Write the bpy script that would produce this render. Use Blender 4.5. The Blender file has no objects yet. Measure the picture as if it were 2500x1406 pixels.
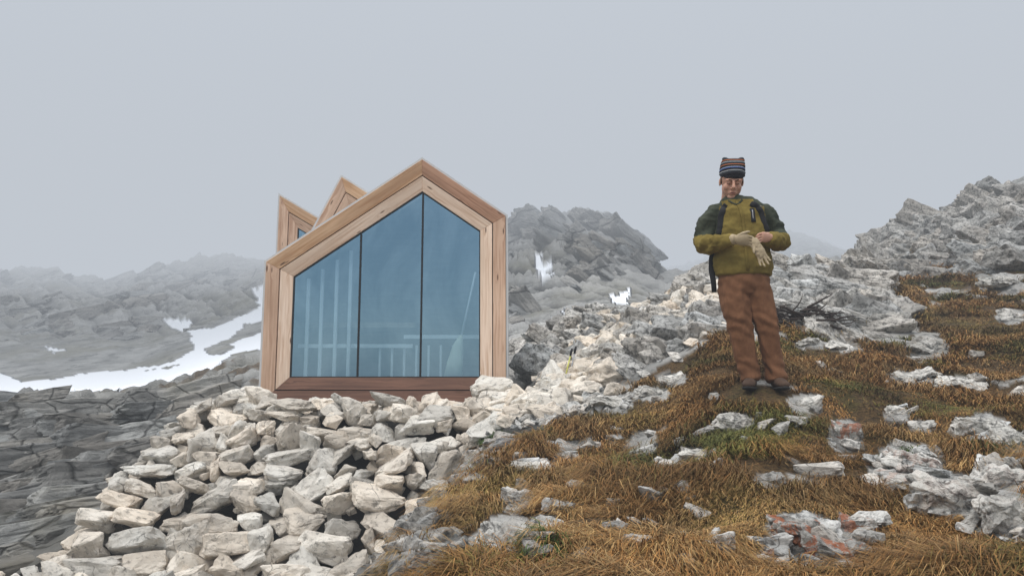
import bpy, bmesh, math, random
import numpy as np
from mathutils import Vector, Matrix, Euler
from mathutils.bvhtree import BVHTree
random.seed(4); rng=np.random.default_rng(7)
sc=bpy.context.scene
F=1925.0; P=math.radians(8); CP,SP=math.cos(P),math.sin(P)
# ------------------------------------------------------------ camera projection helpers, things and masks placed by image pixels
def T(v):
    return np.tan(P+np.arctan((703-np.asarray(v,float))/F))
def proj(x,y,z):
    d=y*CP+z*SP; up=-y*SP+z*CP
    d=np.where(d<0.05,0.05,d)
    return 1250+F*x/d, 703-F*up/d
# ------------------------------------------------------------ noise
def h3(ix,iy,iz,seed):
    n=(ix*374761393+iy*668265263+iz*1274126177+seed*362437)&0xffffffff
    n=((n^(n>>13))*1274126177)&0xffffffff
    n=n^(n>>16)
    return n/4294967295.0
def vn(x,y,z=0.0,seed=0):
    x=np.asarray(x,float); y=np.asarray(y,float); z=np.asarray(z,float)+np.zeros_like(x)
    xi=np.floor(x).astype(np.int64); yi=np.floor(y).astype(np.int64); zi=np.floor(z).astype(np.int64)
    fx,fy,fz=x-xi,y-yi,z-zi
    fx=fx*fx*(3-2*fx); fy=fy*fy*(3-2*fy); fz=fz*fz*(3-2*fz)
    r=0
    for a in (0,1):
        wx=fx if a else 1-fx
        for b in (0,1):
            wy=fy if b else 1-fy
            for c in (0,1):
                wz=fz if c else 1-fz
                r=r+wx*wy*wz*h3(xi+a,yi+b,zi+c,seed)
    return r
def fbm(x,y,z=0.0,o=4,seed=0,g=0.5):
    x=np.asarray(x,float);y=np.asarray(y,float);z=np.asarray(z,float)+np.zeros_like(x)
    s=0;a=1;t=0
    for i in range(o):
        s=s+a*(vn(x,y,z,seed+i*17)*2-1);t+=a;a*=g
        x,y,z=(x*.8-y*.6)*2.03+3.1,(x*.6+y*.8)*2.03+1.7,z*2.03+5.3
    return s/t*1.5
def ridged(x,y,z=0.0,o=4,seed=0,g=0.5):
    x=np.asarray(x,float);y=np.asarray(y,float);z=np.asarray(z,float)+np.zeros_like(x)
    s=0;a=1;t=0
    for i in range(o):
        n=1-np.abs(vn(x,y,z,seed+i*17)*2-1)
        s=s+a*n*n;t+=a;a*=g
        x,y,z=(x*.8-y*.6)*2.1+3.1,(x*.6+y*.8)*2.1+1.7,z*2.1+5.3
    return s/t
def ss(a,b,x):
    t=np.clip((x-a)/(b-a),0,1); return t*t*(3-2*t)
# ------------------------------------------------------------ mesh helpers
def np_mesh(name,V,faces,mats=(),smooth=False,attrs=None,matidx=None,parent=None):
    me=bpy.data.meshes.new(name)
    V=np.asarray(V,np.float32)
    me.vertices.add(len(V)); me.vertices.foreach_set('co',V.ravel())
    li=np.concatenate([f.ravel() for f in faces]).astype(np.int32)
    tot=np.concatenate([np.full(len(f),f.shape[1]) for f in faces]).astype(np.int32)
    st=np.concatenate([[0],np.cumsum(tot)[:-1]]).astype(np.int32)
    me.loops.add(len(li)); me.loops.foreach_set('vertex_index',li)
    me.polygons.add(len(tot)); me.polygons.foreach_set('loop_start',st); me.polygons.foreach_set('loop_total',tot)
    me.polygons.foreach_set('use_smooth',np.full(len(tot),smooth))
    if matidx is not None: me.polygons.foreach_set('material_index',matidx.astype(np.int32))
    me.update(calc_edges=True)
    if attrs:
        for k,A in attrs.items():
            at=me.color_attributes.new(k,'FLOAT_COLOR','POINT')
            at.data.foreach_set('color',np.asarray(A,np.float32).ravel())
    for m in mats: me.materials.append(m)
    ob=bpy.data.objects.new(name,me); sc.collection.objects.link(ob)
    if parent: par(ob,parent)
    return ob
def par(ob,p):
    ob.parent=p; ob.matrix_parent_inverse=Matrix.Translation(p.location).inverted()
def empty(name,loc):
    e=bpy.data.objects.new(name,None); e.location=loc; e.empty_display_size=.2; sc.collection.objects.link(e); return e
# ------------------------------------------------------------ node helpers
class NT:
    def __init__(s,name):
        s.m=bpy.data.materials.new(name); s.m.use_nodes=True; s.t=s.m.node_tree; s.N=s.t.nodes; s.L=s.t.links
        s.b=s.N['Principled BSDF']; s.out=s.N['Material Output']
        s.b.inputs['Roughness'].default_value=.9
        s.b.inputs['Specular IOR Level'].default_value=.25
    def n(s,t,**k):
        nd=s.N.new(t)
        for a,v in k.items():
            if a in nd.inputs: nd.inputs[a].default_value=v
            else: setattr(nd,a,v)
        return nd
    def l(s,a,b): s.L.new(a,b)
    def coord(s,kind='Object',scale=(1,1,1),rot=(0,0,0)):
        tc=s.n('ShaderNodeTexCoord'); mp=s.n('ShaderNodeMapping'); mp.inputs['Scale'].default_value=scale; mp.inputs['Rotation'].default_value=rot
        s.l(tc.outputs[kind],mp.inputs['Vector']); return mp.outputs[0]
    def noise(s,vec,scale,detail=6,rough=.6,dist=0):
        nd=s.n('ShaderNodeTexNoise'); nd.inputs['Scale'].default_value=scale; nd.inputs['Detail'].default_value=detail
        nd.inputs['Roughness'].default_value=rough; nd.inputs['Distortion'].default_value=dist; s.l(vec,nd.inputs['Vector']); return nd.outputs['Fac']
    def ramp(s,fac,stops,interp='LINEAR'):
        nd=s.n('ShaderNodeValToRGB'); cr=nd.color_ramp; cr.interpolation=interp
        while len(cr.elements)<len(stops): cr.elements.new(.5)
        for e,(p,c) in zip(cr.elements,stops):
            e.position=p; e.color=(c,c,c,1) if isinstance(c,(int,float)) else (*c,1)
        s.l(fac,nd.inputs[0]); return nd.outputs[0]
    def mix(s,f,a,b,mode='MIX'):
        nd=s.n('ShaderNodeMix'); nd.data_type='RGBA'; nd.blend_type=mode
        for val,i in ((f,0),(a,6),(b,7)):
            if hasattr(val,'is_linked'): s.l(val,nd.inputs[i])
            elif i==0: nd.inputs[0].default_value=val
            else: nd.inputs[i].default_value=(*val,1) if len(val)==3 else val
        return nd.outputs[2]
    def math(s,op,a,b=0.0):
        nd=s.n('ShaderNodeMath'); nd.operation=op
        for val,i in ((a,0),(b,1)):
            if isinstance(val,(int,float)): nd.inputs[i].default_value=val
            else: s.l(val,nd.inputs[i])
        return nd.outputs[0]
    def attr(s,name):
        nd=s.n('ShaderNodeAttribute'); nd.attribute_name=name; return nd
    def bump(s,h,strength=.5,dist=.02,prev=None):
        nd=s.n('ShaderNodeBump'); nd.inputs['Strength'].default_value=strength; nd.inputs['Distance'].default_value=dist
        s.l(h,nd.inputs['Height'])
        if prev: s.l(prev,nd.inputs['Normal'])
        return nd.outputs[0]
    def col(s,c): 
        if isinstance(c,tuple): s.b.inputs['Base Color'].default_value=(*c,1)
        else: s.l(c,s.b.inputs['Base Color'])
    def nor(s,n): s.l(n,s.b.inputs['Normal'])
def cracks(t,vec,scale,w=.04):
    vo=t.n('ShaderNodeTexVoronoi'); vo.feature='DISTANCE_TO_EDGE'; vo.inputs['Scale'].default_value=scale
    t.l(vec,vo.inputs['Vector']); return t.ramp(vo.outputs['Distance'],[(0,0.0),(w,1.0)])
def warp(t,vec,scale,amt):
    nd=t.n('ShaderNodeTexNoise'); nd.inputs['Scale'].default_value=scale; nd.inputs['Detail'].default_value=3; t.l(vec,nd.inputs['Vector'])
    m=t.n('ShaderNodeVectorMath'); m.operation='MULTIPLY_ADD'; t.l(nd.outputs['Color'],m.inputs[0]); m.inputs[1].default_value=(amt,)*3; t.l(vec,m.inputs[2]); return m.outputs[0]

def limestone(name,dark=0.0,light=(.72,.67,.59),mid=(.53,.48,.41),darkc=(.22,.205,.18),stain=.45,ckt=.55):
    t=NT(name); v=t.coord(); wv=warp(t,v,3,.35)
    c=t.mix(t.ramp(t.noise(v,3.5,8,.65),[(.35,0.0),(.62,1.0)]),mid,light)
    g=t.ramp(t.noise(v,15,10,.72),[(.34+dark,0.0),(.47+dark,1.0)])
    c=t.mix(g,darkc,c)
    g2=t.ramp(t.noise(v,1.7,9,.72),[(.34+dark,.5),(.46+dark,0.0)])
    c=t.mix(g2,c,(.23,.22,.20))
    st=t.ramp(t.noise(v,2.2,5,.6),[(.55,0.0),(.72,stain)])
    c=t.mix(st,c,(.42,.33,.24))
    a=t.attr('tint'); c=t.mix(1.0,c,a.outputs['Color'],'MULTIPLY')
    ck=cracks(t,wv,4.5,.022); ckm=t.math('MAXIMUM',ck,t.ramp(t.noise(v,4,3),[(ckt-.1,0.0),(ckt,1.0)]))
    ckm=t.math('MAXIMUM',ckm,.35)
    c=t.mix(ckm,(.06,.055,.05),c)
    lf=t.math('MULTIPLY',t.ramp(t.noise(wv,8,9,.75),[(.50,0.0),(.54,1.0)]),a.outputs['Alpha'])
    c=t.mix(lf,c,(.33,.10,.035))
    t.col(c)
    n=t.bump(t.noise(v,9,10,.7),.8,.05); n=t.bump(ckm,.4,.015,n); n=t.bump(t.noise(v,60,6,.72),.5,.01,n); t.nor(n)
    return t.m
M_wall=limestone('limestone_pale',0.0,ckt=.45)
M_rock=limestone('limestone_weathered',.05,(.68,.66,.62),(.43,.42,.39),(.13,.13,.125),.2,.5)

def greyrock(name,sc_,lo=(.16,.157,.147),hi=(.33,.325,.305),bd=.12):
    t=NT(name); v=t.coord(scale=(sc_,)*3); vs=t.coord(scale=(.6*sc_,.5*sc_,1.1*sc_),rot=(math.radians(20),math.radians(38),math.radians(25)))
    wvs=warp(t,vs,1.5,.25)
    c=t.mix(t.ramp(t.noise(v,1.3,10,.72),[(.35,0.0),(.65,1.0)]),lo,hi)
    c=t.mix(t.ramp(t.noise(wvs,3.0,9,.72),[(.34,.7),(.44,0.0)]),c,(.07,.07,.065))
    ck=cracks(t,warp(t,vs,2,.3),1.6,.03)
    c=t.mix(ck,(.06,.06,.055),c)
    c=t.mix(t.ramp(t.noise(v,.4,6,.6),[(.55,0.0),(.68,.5)]),c,(.15,.13,.08))
    a=t.attr('tint'); c=t.mix(1.0,c,a.outputs['Color'],'MULTIPLY'); t.col(c)
    n=t.bump(t.noise(wvs,3.5,10,.72),.8,bd/sc_); n=t.bump(t.noise(v,9,9,.72),.7,.04/sc_,n); n=t.bump(ck,.6,.04/sc_,n); t.nor(n); return t.m
M_slab=greyrock('grey_slab_rock',1.0)
M_crag=greyrock('mountain_rock',.22,(.24,.237,.225),(.44,.43,.405),.25)

t=NT('terrain_ground'); v=t.coord(); a=t.attr('masks')
sep=t.n('ShaderNodeSeparateColor'); t.l(a.outputs['Color'],sep.inputs[0])
vs=t.coord(scale=(.30,.16,.9),rot=(math.radians(12),math.radians(38),math.radians(15)))
wvs=warp(t,vs,.6,.3)
rock=t.mix(t.ramp(t.noise(v,.35,10,.7),[(.38,0.0),(.62,1.0)]),(.20,.197,.185),(.39,.383,.36))
rock=t.mix(t.ramp(t.noise(wvs,2.2,9,.7),[(.38,.7),(.47,0.0)]),rock,(.085,.085,.078))
rock=t.mix(t.ramp(t.noise(v,.12,6,.6),[(.50,0.0),(.64,.6)]),rock,(.16,.145,.09))
white=t.mix(t.ramp(t.noise(v,6,9,.7),[(.38,0.0),(.48,1.0)]),(.15,.15,.145),(.56,.54,.50))
rock=t.mix(sep.outputs[2],rock,white)
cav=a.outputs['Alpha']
rock=t.mix(t.ramp(cav,[(.12,.85),(.45,0.0)]),rock,(.045,.044,.04))  # occlusion shade painted into the rock colour where the ground is hollow
rock=t.mix(t.ramp(cav,[(.55,0.0),(.9,.5)]),rock,(.45,.44,.42))  # raised edges painted lighter, to add relief contrast under flat light
soil=t.mix(t.ramp(t.noise(v,5,9,.7),[(.3,0.0),(.7,1.0)]),(.07,.042,.018),(.21,.125,.048))
soil=t.mix(t.ramp(t.noise(v,1.1,5,.6),[(.50,0.0),(.58,.6)]),soil,(.12,.105,.03))
soil=t.mix(t.ramp(t.noise(v,38,6,.75),[(.42,.8),(.55,0.0)]),soil,(.035,.024,.012))
c=t.mix(sep.outputs[0],rock,soil)
c=t.mix(sep.outputs[1],c,(.82,.84,.87)); t.col(c)
inv=t.math('SUBTRACT',1.0,sep.outputs[1])
hh=t.math('MULTIPLY',t.noise(wvs,2.0,11,.72),inv)
n=t.bump(hh,.9,.5)
n=t.bump(t.math('MULTIPLY',t.noise(v,7,8,.7),inv),.7,.06,n); n=t.bump(t.math('MULTIPLY',t.noise(v,45,5,.7),sep.outputs[0]),.8,.03,n); t.nor(n)
M_ter=t.m

# ------------------------------------------------------------ terrain height
cols={
-1100:[(.5,-1.7),(3,-2.0),(7,-2.3),(12,-1.7),(20,.1),(24,0),(40,.4),(60,3),(115,650),(150,14),(450,4)],
-300:[(.5,-1.6),(3,-1.9),(7,-2.0),(9,1320),(12,1150),(16,1040),(21,990),(26,.0),(50,940),(62,890),(80,800),(115,645),(150,14),(450,4)],
0:[(.5,-1.5),(3,-1.8),(7,-1.7),(9,1290),(12,1130),(16,1035),(20,1000),(25,-.3),(50,960),(62,900),(80,800),(115,650),(150,14),(450,4)],
100:[(.5,-1.5),(3,-1.8),(7,-1.6),(9,1260),(12,1100),(16,1005),(20,965),(25,-.1),(50,950),(62,895),(80,800),(115,645),(150,14),(450,4)],
240:[(.5,-1.5),(3,-1.7),(7,-1.55),(9,1230),(12,1100),(16,1020),(20,975),(25,-.1),(50,950),(62,890),(80,800),(115,672),(150,14),(450,4)],
350:[(.5,-1.5),(3,-1.7),(7,-1.55),(9,1210),(12,1095),(16,1005),(21,965),(27,.1),(50,940),(62,885),(80,800),(115,645),(150,14),(450,4)],
450:[(.5,-1.5),(3,-1.7),(7,-1.55),(9,1200),(12,1070),(16,985),(22,942),(28,.5),(50,910),(65,840),(80,790),(115,622),(150,14),(450,4)],
550:[(.5,-1.5),(3,-1.7),(7,-1.55),(9,-1.0),(12,1020),(16,955),(24,903),(30,1.0),(50,875),(65,820),(80,770),(115,607),(150,14),(450,4)],
650:[(.5,-1.5),(3,-1.7),(7,-1.55),(9,-1.0),(12,1000),(16,930),(24,875),(30,1.2),(50,855),(65,800),(80,740),(115,632),(150,14),(450,4)],
800:[(.5,-1.5),(3,-1.5),(7,-1.55),(9,-1.0),(12,-.4),(18,.4),(30,1.6),(60,800),(110,620),(150,14),(450,4)],
900:[(.5,-1.5),(2,-1.35),(3.6,-1.0),(4.5,-1.15),(5.5,-1.45),(7,-1.5),(9,-1.0),(12,-.4),(18,.6),(30,2.0),(60,780),(100,600),(150,14),(450,4)],
1000:[(.5,-1.5),(2,-1.05),(3.2,1400),(4.8,1290),(5.6,-1.1),(7,-1.4),(9,-.8),(12,-.1),(18,.9),(30,2.4),(60,720),(90,580),(150,12),(450,4)],
1100:[(.5,-1.5),(2,-1.0),(3,1406),(4.2,1290),(5.6,1190),(6.4,-.85),(7.2,-1.1),(9,-.5),(12,.2),(18,1.1),(30,2.6),(50,730),(80,565),(150,11),(450,4)],
1200:[(.5,-1.5),(2,-1.0),(3,1406),(4.2,1270),(5.6,1160),(6.7,1095),(7.6,1090),(8.8,1010),(10,960),(12,925),(16,885),(25,850),(50,750),(76,552),(150,11),(450,4)],
1300:[(.5,-1.5),(1.6,-1.05),(3,1406),(4.2,1260),(5.6,1135),(7,1055),(8.7,985),(10,945),(12,905),(16,850),(22,840),(35,810),(50,720),(75,532),(95,13),(150,11),(450,4)],
1400:[(.5,-1.5),(1.6,-1.05),(3,1406),(5,1190),(6.5,1080),(8,1000),(9.3,950),(11,880),(13,815),(15,788),(19,3*.5),(35,775),(50,700),(76,516),(95,13),(150,11),(450,4)],
1480:[(.5,-1.5),(1.6,-1.05),(3,1406),(5,1185),(6.5,1065),(8,975),(9.5,915),(11,850),(13,795),(14.5,778),(19,1.4),(35,765),(50,690),(76,518),(95,13),(150,11),(450,4)],
1550:[(.5,-1.5),(1.6,-1.05),(3,1406),(5,1180),(6.5,1040),(8,950),(9.5,885),(11,830),(13,792),(14.5,775),(19,1.4),(35,760),(50,700),(76,565),(95,10),(150,11),(450,4)],
1610:[(.5,-1.5),(1.6,-1.05),(3,1406),(5,1175),(6.5,1020),(8,925),(9.5,865),(11,820),(13,782),(14.5,770),(19,1.6),(35,765),(50,735),(76,675),(95,9),(150,655),(200,10),(450,4)],
1680:[(.5,-1.5),(1.6,-1.05),(3,1406),(5,1165),(6.2,1000),(8,890),(9.5,830),(11,785),(13,740),(14.5,728),(19,1.6),(35,760),(76,725),(95,9),(155,640),(200,15),(450,4)],
1760:[(.5,-1.5),(1.6,-1.05),(3,1406),(5,1130),(6.2,955),(8,860),(9.5,800),(11,745),(13,685),(14.5,672),(19,1.6),(35,740),(76,710),(155,628),(200,18),(450,4)],
1860:[(.5,-1.5),(1.6,-1.05),(3,1406),(5,1095),(6.2,945),(8,855),(9.5,800),(11,745),(13,672),(14.5,658),(19,1.8),(35,720),(76,700),(155,600),(200,20),(450,4)],
1960:[(.5,-1.5),(1.6,-1.05),(3,1406),(5,1095),(6.2,960),(8,870),(9.5,810),(11,750),(13,680),(14.5,660),(19,2.0),(35,700),(76,690),(155,577),(200,20),(450,4)],
2060:[(.5,-1.5),(1.6,-1.05),(3,1406),(5,1110),(6.2,990),(8,880),(9.5,820),(11,755),(13,692),(15,668),(19,2.3),(35,690),(76,680),(155,615),(200,20),(450,4)],
2130:[(.5,-1.5),(1.6,-1.05),(3,1406),(5,1120),(6.2,1000),(8,890),(9.5,820),(11,755),(13,705),(17,675),(25,660),(35,650),(50,5.2),(76,670),(155,660),(200,18),(450,4)],
2180:[(.5,-1.5),(1.6,-1.05),(3,1406),(5,1120),(6.2,1005),(8,890),(9.5,815),(11,760),(13,712),(17,668),(25,640),(35,615),(50,7),(76,9),(155,14),(450,4)],
2260:[(.5,-1.5),(1.6,-1.05),(3,1406),(5,1120),(6.2,1005),(8,890),(9.5,815),(11,760),(13,712),(17,665),(25,612),(36,565),(50,8),(76,9),(155,14),(450,4)],
2400:[(.5,-1.5),(1.6,-1.05),(3,1406),(5,1120),(6.2,1005),(8,880),(9.5,800),(11,740),(13,690),(17,635),(25,575),(38,515),(55,9),(76,9),(155,14),(450,4)],
2500:[(.5,-1.5),(1.6,-1.05),(3,1406),(5,1110),(6.2,1000),(8,870),(9.5,790),(11,730),(13,680),(17,615),(25,545),(40,450),(60,11),(76,12),(155,14),(450,4)],
2900:[(.5,-1.4),(1.6,-1.0),(3,1380),(5,1090),(6.2,980),(8,850),(9.5,770),(11,710),(13,650),(17,570),(25,480),(40,330),(60,17),(155,14),(450,4)],
3600:[(.5,-1.2),(1.6,-.9),(3,-.5),(5,0),(8,.8),(13,2.2),(25,5.5),(40,10),(60,17),(155,14),(450,4)],
}
us=sorted(cols); LY=np.linspace(math.log(.3),math.log(450),330)
thk=[math.atan((u-1250)/F) for u in us]
prof=[]
for u in us:
    pts=cols[u]; ly=[math.log(p[0]) for p in pts]; zz=[p[1] if abs(p[1])<60 else float(T(p[1]))*p[0] for p in pts]
    prof.append(np.interp(LY,ly,np.array(zz)))
prof=np.array(prof)
TH=np.linspace(thk[0],thk[-1],420)
G=np.array([np.interp(TH,thk,prof[:,j]) for j in range(len(LY))]).T
def blur(A,k,ax):
    w=np.exp(-.5*(np.arange(-3*k,3*k+1)/k)**2); w/=w.sum()
    A2=np.moveaxis(A,ax,0); pad=np.concatenate([np.repeat(A2[:1],3*k,0),A2,np.repeat(A2[-1:],3*k,0)])
    o=sum(w[i]*pad[i:i+len(A2)] for i in range(len(w))); return np.moveaxis(o,0,ax)
G=blur(blur(G,2,0),2,1)
MAN=(1.84,6.2)
thmax=TH[-1]; thmin=TH[0]
def H(x,y,detail=True):
    x=np.asarray(x,float); y=np.asarray(y,float)
    th=np.arctan2(x,y); r=np.hypot(x,y)+1e-6; thc=np.clip(th,thmin,thmax)
    rho=r*np.cos(thc); rho=np.clip(rho,.31,449)
    fi=(thc-thmin)/(thmax-thmin)*(len(TH)-1); fj=(np.log(rho)-LY[0])/(LY[1]-LY[0])
    i0=np.clip(fi.astype(int),0,len(TH)-2); j0=np.clip(fj.astype(int),0,len(LY)-2)
    a=fi-i0; b=np.clip(fj-j0,0,1)
    z=G[i0,j0]*(1-a)*(1-b)+G[i0+1,j0]*a*(1-b)+G[i0,j0+1]*(1-a)*b+G[i0+1,j0+1]*a*b
    back=ss(1.0,1.9,np.abs(th)); z=z*(1-back)+(-2.0-.05*r)*back
    if detail:
        left=1-ss(-.42,-.25,th)
        lf2=1-ss(-.30,-.12,th)
        near=1-ss(8,11,rho)
        far=ss(30,55,rho)*(1-lf2)+ss(66,88,rho)*lf2
        mid=ss(9.5,12,rho)*(1-ss(28,50,rho))
        plat=ss(-5.2,-4.3,x)*(1-ss(.1,.8,x))*ss(6.0,7.0,y)*(1-ss(15,17,y))
        hill=ss(-.16,-.05,th)*near
        n=hill*(.10*fbm(x*1.1,y*1.1,o=3,seed=3)+.065*fbm(x*2.7,y*2.7,o=3,seed=5))
        n=n+(1-ss(-.16,-.05,th))*near*(.10*fbm(x*1.6,y*1.6,o=5,seed=8))
        rm=mid*(1-left)
        n=n+rm*(1-ss(16,24,rho))*(.30*(ridged(x*.9,y*.9,o=5,seed=21)-.45)+.08*fbm(x*4,y*4,o=4,seed=9))
        n=n+rm*ss(16,24,rho)*(1.3*(ridged(x*.22,y*.22,o=6,seed=31,g=.55)-.5))
        s=(x*.80-y*.60)+.5*fbm(x*.25,y*.25,o=3,seed=12); w=1.5
        saw=(s/w)%1.0; saw=np.where(saw<.88,saw/.88,(1-saw)/.12)
        s2=(s*1.03+.2*fbm(x,y,o=2,seed=14))/.45; sw2=s2%1.0; sw2=np.where(sw2<.85,sw2/.85,(1-sw2)/.15)
        n=n+mid*left*(.50*(saw-.6)+.16*(sw2-.5)+.12*fbm(x*2.5,y*2.5,o=5,seed=15)+.20*fbm(x*.35,y*.35,o=3,seed=16))
        sm=(x*.75+y*.35+z*.9)+3*fbm(x*.05,y*.05,o=3,seed=41); q=(sm/3.6)%1.0; q=np.where(q<.8,q/.8,(1-q)/.2)
        q2=(sm/1.3+.4*fbm(x*.3,y*.3,o=2,seed=44))%1.0; q2=np.where(q2<.8,q2/.8,(1-q2)/.2)
        n=n+far*(2.3*(ridged(x*.055,y*.055,o=7,seed=51,g=.56)-.45)+1.1*(q-.5)+.5*(q2-.5)+.35*fbm(x*.5,y*.5,o=5,seed=55))*(1-ss(130,170,rho)*.4)*(1-.25*lf2)
        fm=1-np.exp(-(((x-MAN[0]-.08)**2+(y-MAN[1]+.05)**2)/.16))
        z=z+n*(1-plat)*fm
    core=np.minimum(-1.52+(y-7.28)*(1.34/1.65),-.17)
    core=np.minimum(core,-.17-np.maximum(0,-3.30-x)*2.6)
    core=np.minimum(core,-.17-np.maximum(0,y-14.8)*1.2)
    core=np.minimum(core,-.17-np.maximum(0,x-.1)*1.5)
    z=np.where((y>5)&(y<20)&(x<2)&(x>-7),np.maximum(z,core),z)
    box=ss(-4.4,-4.0,x)*(1-ss(.0,.35,x))*ss(9.3,9.8,y)*(1-ss(15,16,y))
    z=z*(1-box)+np.minimum(z,-.12)*box
    return z
def hits(U,Vv):
    U=np.asarray(U,float);Vv=np.asarray(Vv,float)
    R=[];O=[]
    for s in range(0,len(U),150):
        u_,v_=U[s:s+150],Vv[s:s+150]
        Ys=np.geomspace(1.6,130,420)
        b=(703-v_)/F
        X=((u_-1250)/F/(CP-b*SP))[:,None]*Ys; Z=T(v_)[:,None]*Ys; Y=np.broadcast_to(Ys,X.shape)
        below=H(X,Y)>Z
        k=below.argmax(1); i=np.arange(len(u_)); O.append(below.any(1))
        R.append(np.stack([X[i,k],Ys[k],H(X[i,k],Ys[k])],1))
    return np.vstack(R),np.concatenate(O)
def inpoly(u,v,poly):
    r=np.zeros(u.shape,bool); n=len(poly)
    for i in range(n):
        x1,y1=poly[i];x2,y2=poly[(i+1)%n]
        if y1==y2: continue
        c=((y1>v)!=(y2>v))&(u<(x2-x1)*(v-y1)/(y2-y1)+x1); r^=c
    return r
GR=[(930,1500),(985,1380),(1060,1245),(1190,1130),(1250,1060),(1420,1025),(1560,940),(1650,870),(1760,810),(1900,795),(2080,815),(2130,770),(2090,700),(2150,645),(2350,595),(2500,585),(2800,520),(5000,300),(5000,1500)]
PATCH=[(2220,1125,95,46,.95,.25),(2320,1200,110,55,1.0,.1),(2450,1250,90,52,1.0,.05),(2400,1045,75,36,1.0,.0),(2480,1085,55,40,1.0,0),(2450,1160,75,40,1.0,.1),(2170,1165,50,30,.8,.3),
(1955,1300,90,52,.65,.8),(2050,1345,100,60,.6,.8),(1900,1350,55,36,.6,.4),(2090,1280,50,30,.7,.7),(2065,1060,45,42,.8,.7),(1965,985,48,30,1.05,0),(1792,1030,54,24,1.05,0),(1235,1305,85,50,1.05,0),(1160,1335,46,38,.8,0),(1330,1285,44,32,.9,0),
(1262,1215,50,30,1,0),(1300,1140,65,20,1,0),(1425,1195,50,22,.7,0),(1690,1110,44,24,1.1,0),(1640,1138,46,11,1.1,0),(2240,920,65,13,1.05,0),(2340,935,66,15,1.05,0),(2170,790,70,40,.75,0),(2260,845,56,34,.7,0),(1490,985,55,20,.9,0),(1110,1340,48,44,.6,0),(1050,1370,48,42,.45,0),(1500,1290,34,22,.4,0),
(2190,1010,34,16,1.05,0),(2450,700,60,18,.8,0),(2470,770,40,18,.8,0),(1880,1170,40,16,.6,0),(1640,925,40,16,1,0),(1590,960,50,16,1,0),(2060,845,44,13,1,0),(1980,840,40,12,1,0),(1420,1370,46,20,.6,0),(2250,1040,40,13,.9,0),(2200,660,36,15,1,0),(2400,640,60,28,.55,0),(1745,965,14,9,1.05,0),(1380,1120,34,20,.9,0)]
def masks(x,y,z):
    u,v=proj(x,y,z)
    gm=inpoly(u+25*fbm(x*2,y*2,o=3,seed=61),v+18*fbm(x*2,y*2,o=3,seed=62),GR)&(y>0)
    gm=gm|((y<=1.2)&(x>-1.0))
    g=gm.astype(float)
    g=g*(1-ss(.50,.60,fbm(x*1.9,y*1.9,o=4,seed=63)))
    wh=np.zeros_like(g)+.0
    for (pu,pv,a,b,w,l) in PATCH:
        e=((u-pu)/(a*.98))**2+((v-pv-b*.15)/(b*1.1))**2+.35*fbm(x*5,y*5,o=3,seed=70)
        k=(e<1)&(y>1)&(y<20); g=np.where(k,0,g); wh=np.where(k,min(w,1),wh)
    mid=(y>8.5)&(y<22)&(u>1240)
    wh=np.where(mid&(wh==0),1.0*ss(-.4,.1,fbm(x*1.2,y*1.2,o=4,seed=64)),wh)
    wh=np.where((g<.5)&(y<=8.5)&(u>1000)&(wh==0),.85,wh)
    g=np.where((y>30),g*ss(.0,.2,fbm(x*.3,y*.3,o=3,seed=66)),g)
    g=np.where((u<1240)&(y>10)&(y<28),.8*ss(.35,.5,fbm(x*.8,y*.8,o=4,seed=67)),g)
    uu=u+9*fbm(x*.35,y*.35,o=4,seed=71); vv=v+5*fbm(x*.35,y*.35,o=4,seed=72)
    S=[[(700,690),(618,703),(632,745),(585,772),(520,800),(470,805),(468,782),(405,780),(410,800),(455,812),(472,850),(420,880),(300,905),(190,915),(130,928),(60,935),(0,910),(-300,925),(-300,1030),(130,1015),(420,985),(520,915),(560,865),(640,850),(700,850)],
       [(105,842),(165,850),(130,862)],
       [(1305,645),(1345,642),(1350,668),(1325,685),(1312,670)],[(1298,625),(1322,622),(1312,638)],
       [(1488,722),(1515,722),(1540,700),(1545,712),(1530,745),(1495,742)],[(1635,712),(1670,702),(1670,712),(1640,728)],[(1370,755),(1415,762),(1400,772),(1375,765)],[(1345,772),(1362,782),(1350,786)]]
    H_=[[(500,850),(560,825),(600,790),(650,780),(650,810),(590,830),(540,862),(505,862)],[(330,905),(400,898),(440,885),(380,902)]]
    sn=np.zeros(u.shape,bool)
    for p in S: sn|=inpoly(uu,vv,p)
    for p in H_: sn&=~inpoly(uu,vv,p)
    sn&=(y>27)
    core=(x>-4.4)&(x<.3)&(y>6.6)&(y<15); wh=np.where(core,0,wh); g=np.where(core&(y>7),0,g)
    return g,sn.astype(float),wh
NTF=680; NTC=70; NR=700
th=np.concatenate([np.linspace(-.84,.84,NTF),np.linspace(.84,2*math.pi-.84,NTC+2)[1:-1]])
rr=np.geomspace(.3,440,NR)
TT,RR=np.meshgrid(th,rr,indexing='ij'); X=RR*np.sin(TT); Y=RR*np.cos(TT); Z=H(X,Y)
g,sn,wh=masks(X.ravel(),Y.ravel(),Z.ravel())
V=np.stack([X.ravel(),Y.ravel(),Z.ravel()],1)
n1=len(th); I,J=np.meshgrid(np.arange(n1),np.arange(NR-1),indexing='ij'); I2=(I+1)%n1
Fq=np.stack([I*NR+J,I2*NR+J,I2*NR+J+1,I*NR+J+1],-1).reshape(-1,4)[:,::-1]
V=np.vstack([V,[[0,0,V[0,2]]]])
ci=len(V)-1; ii=np.arange(n1); Ft=np.stack([ii*NR,((ii+1)%n1)*NR,np.full(n1,ci)],1)
crease_shade_map=(Z-blur(blur(Z,2,0),2,1))/(RR*.011)+.6*(Z-blur(blur(Z,5,0),5,1))/(RR*.03)  # height against its blurred self, drives the painted crevice shade
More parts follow.
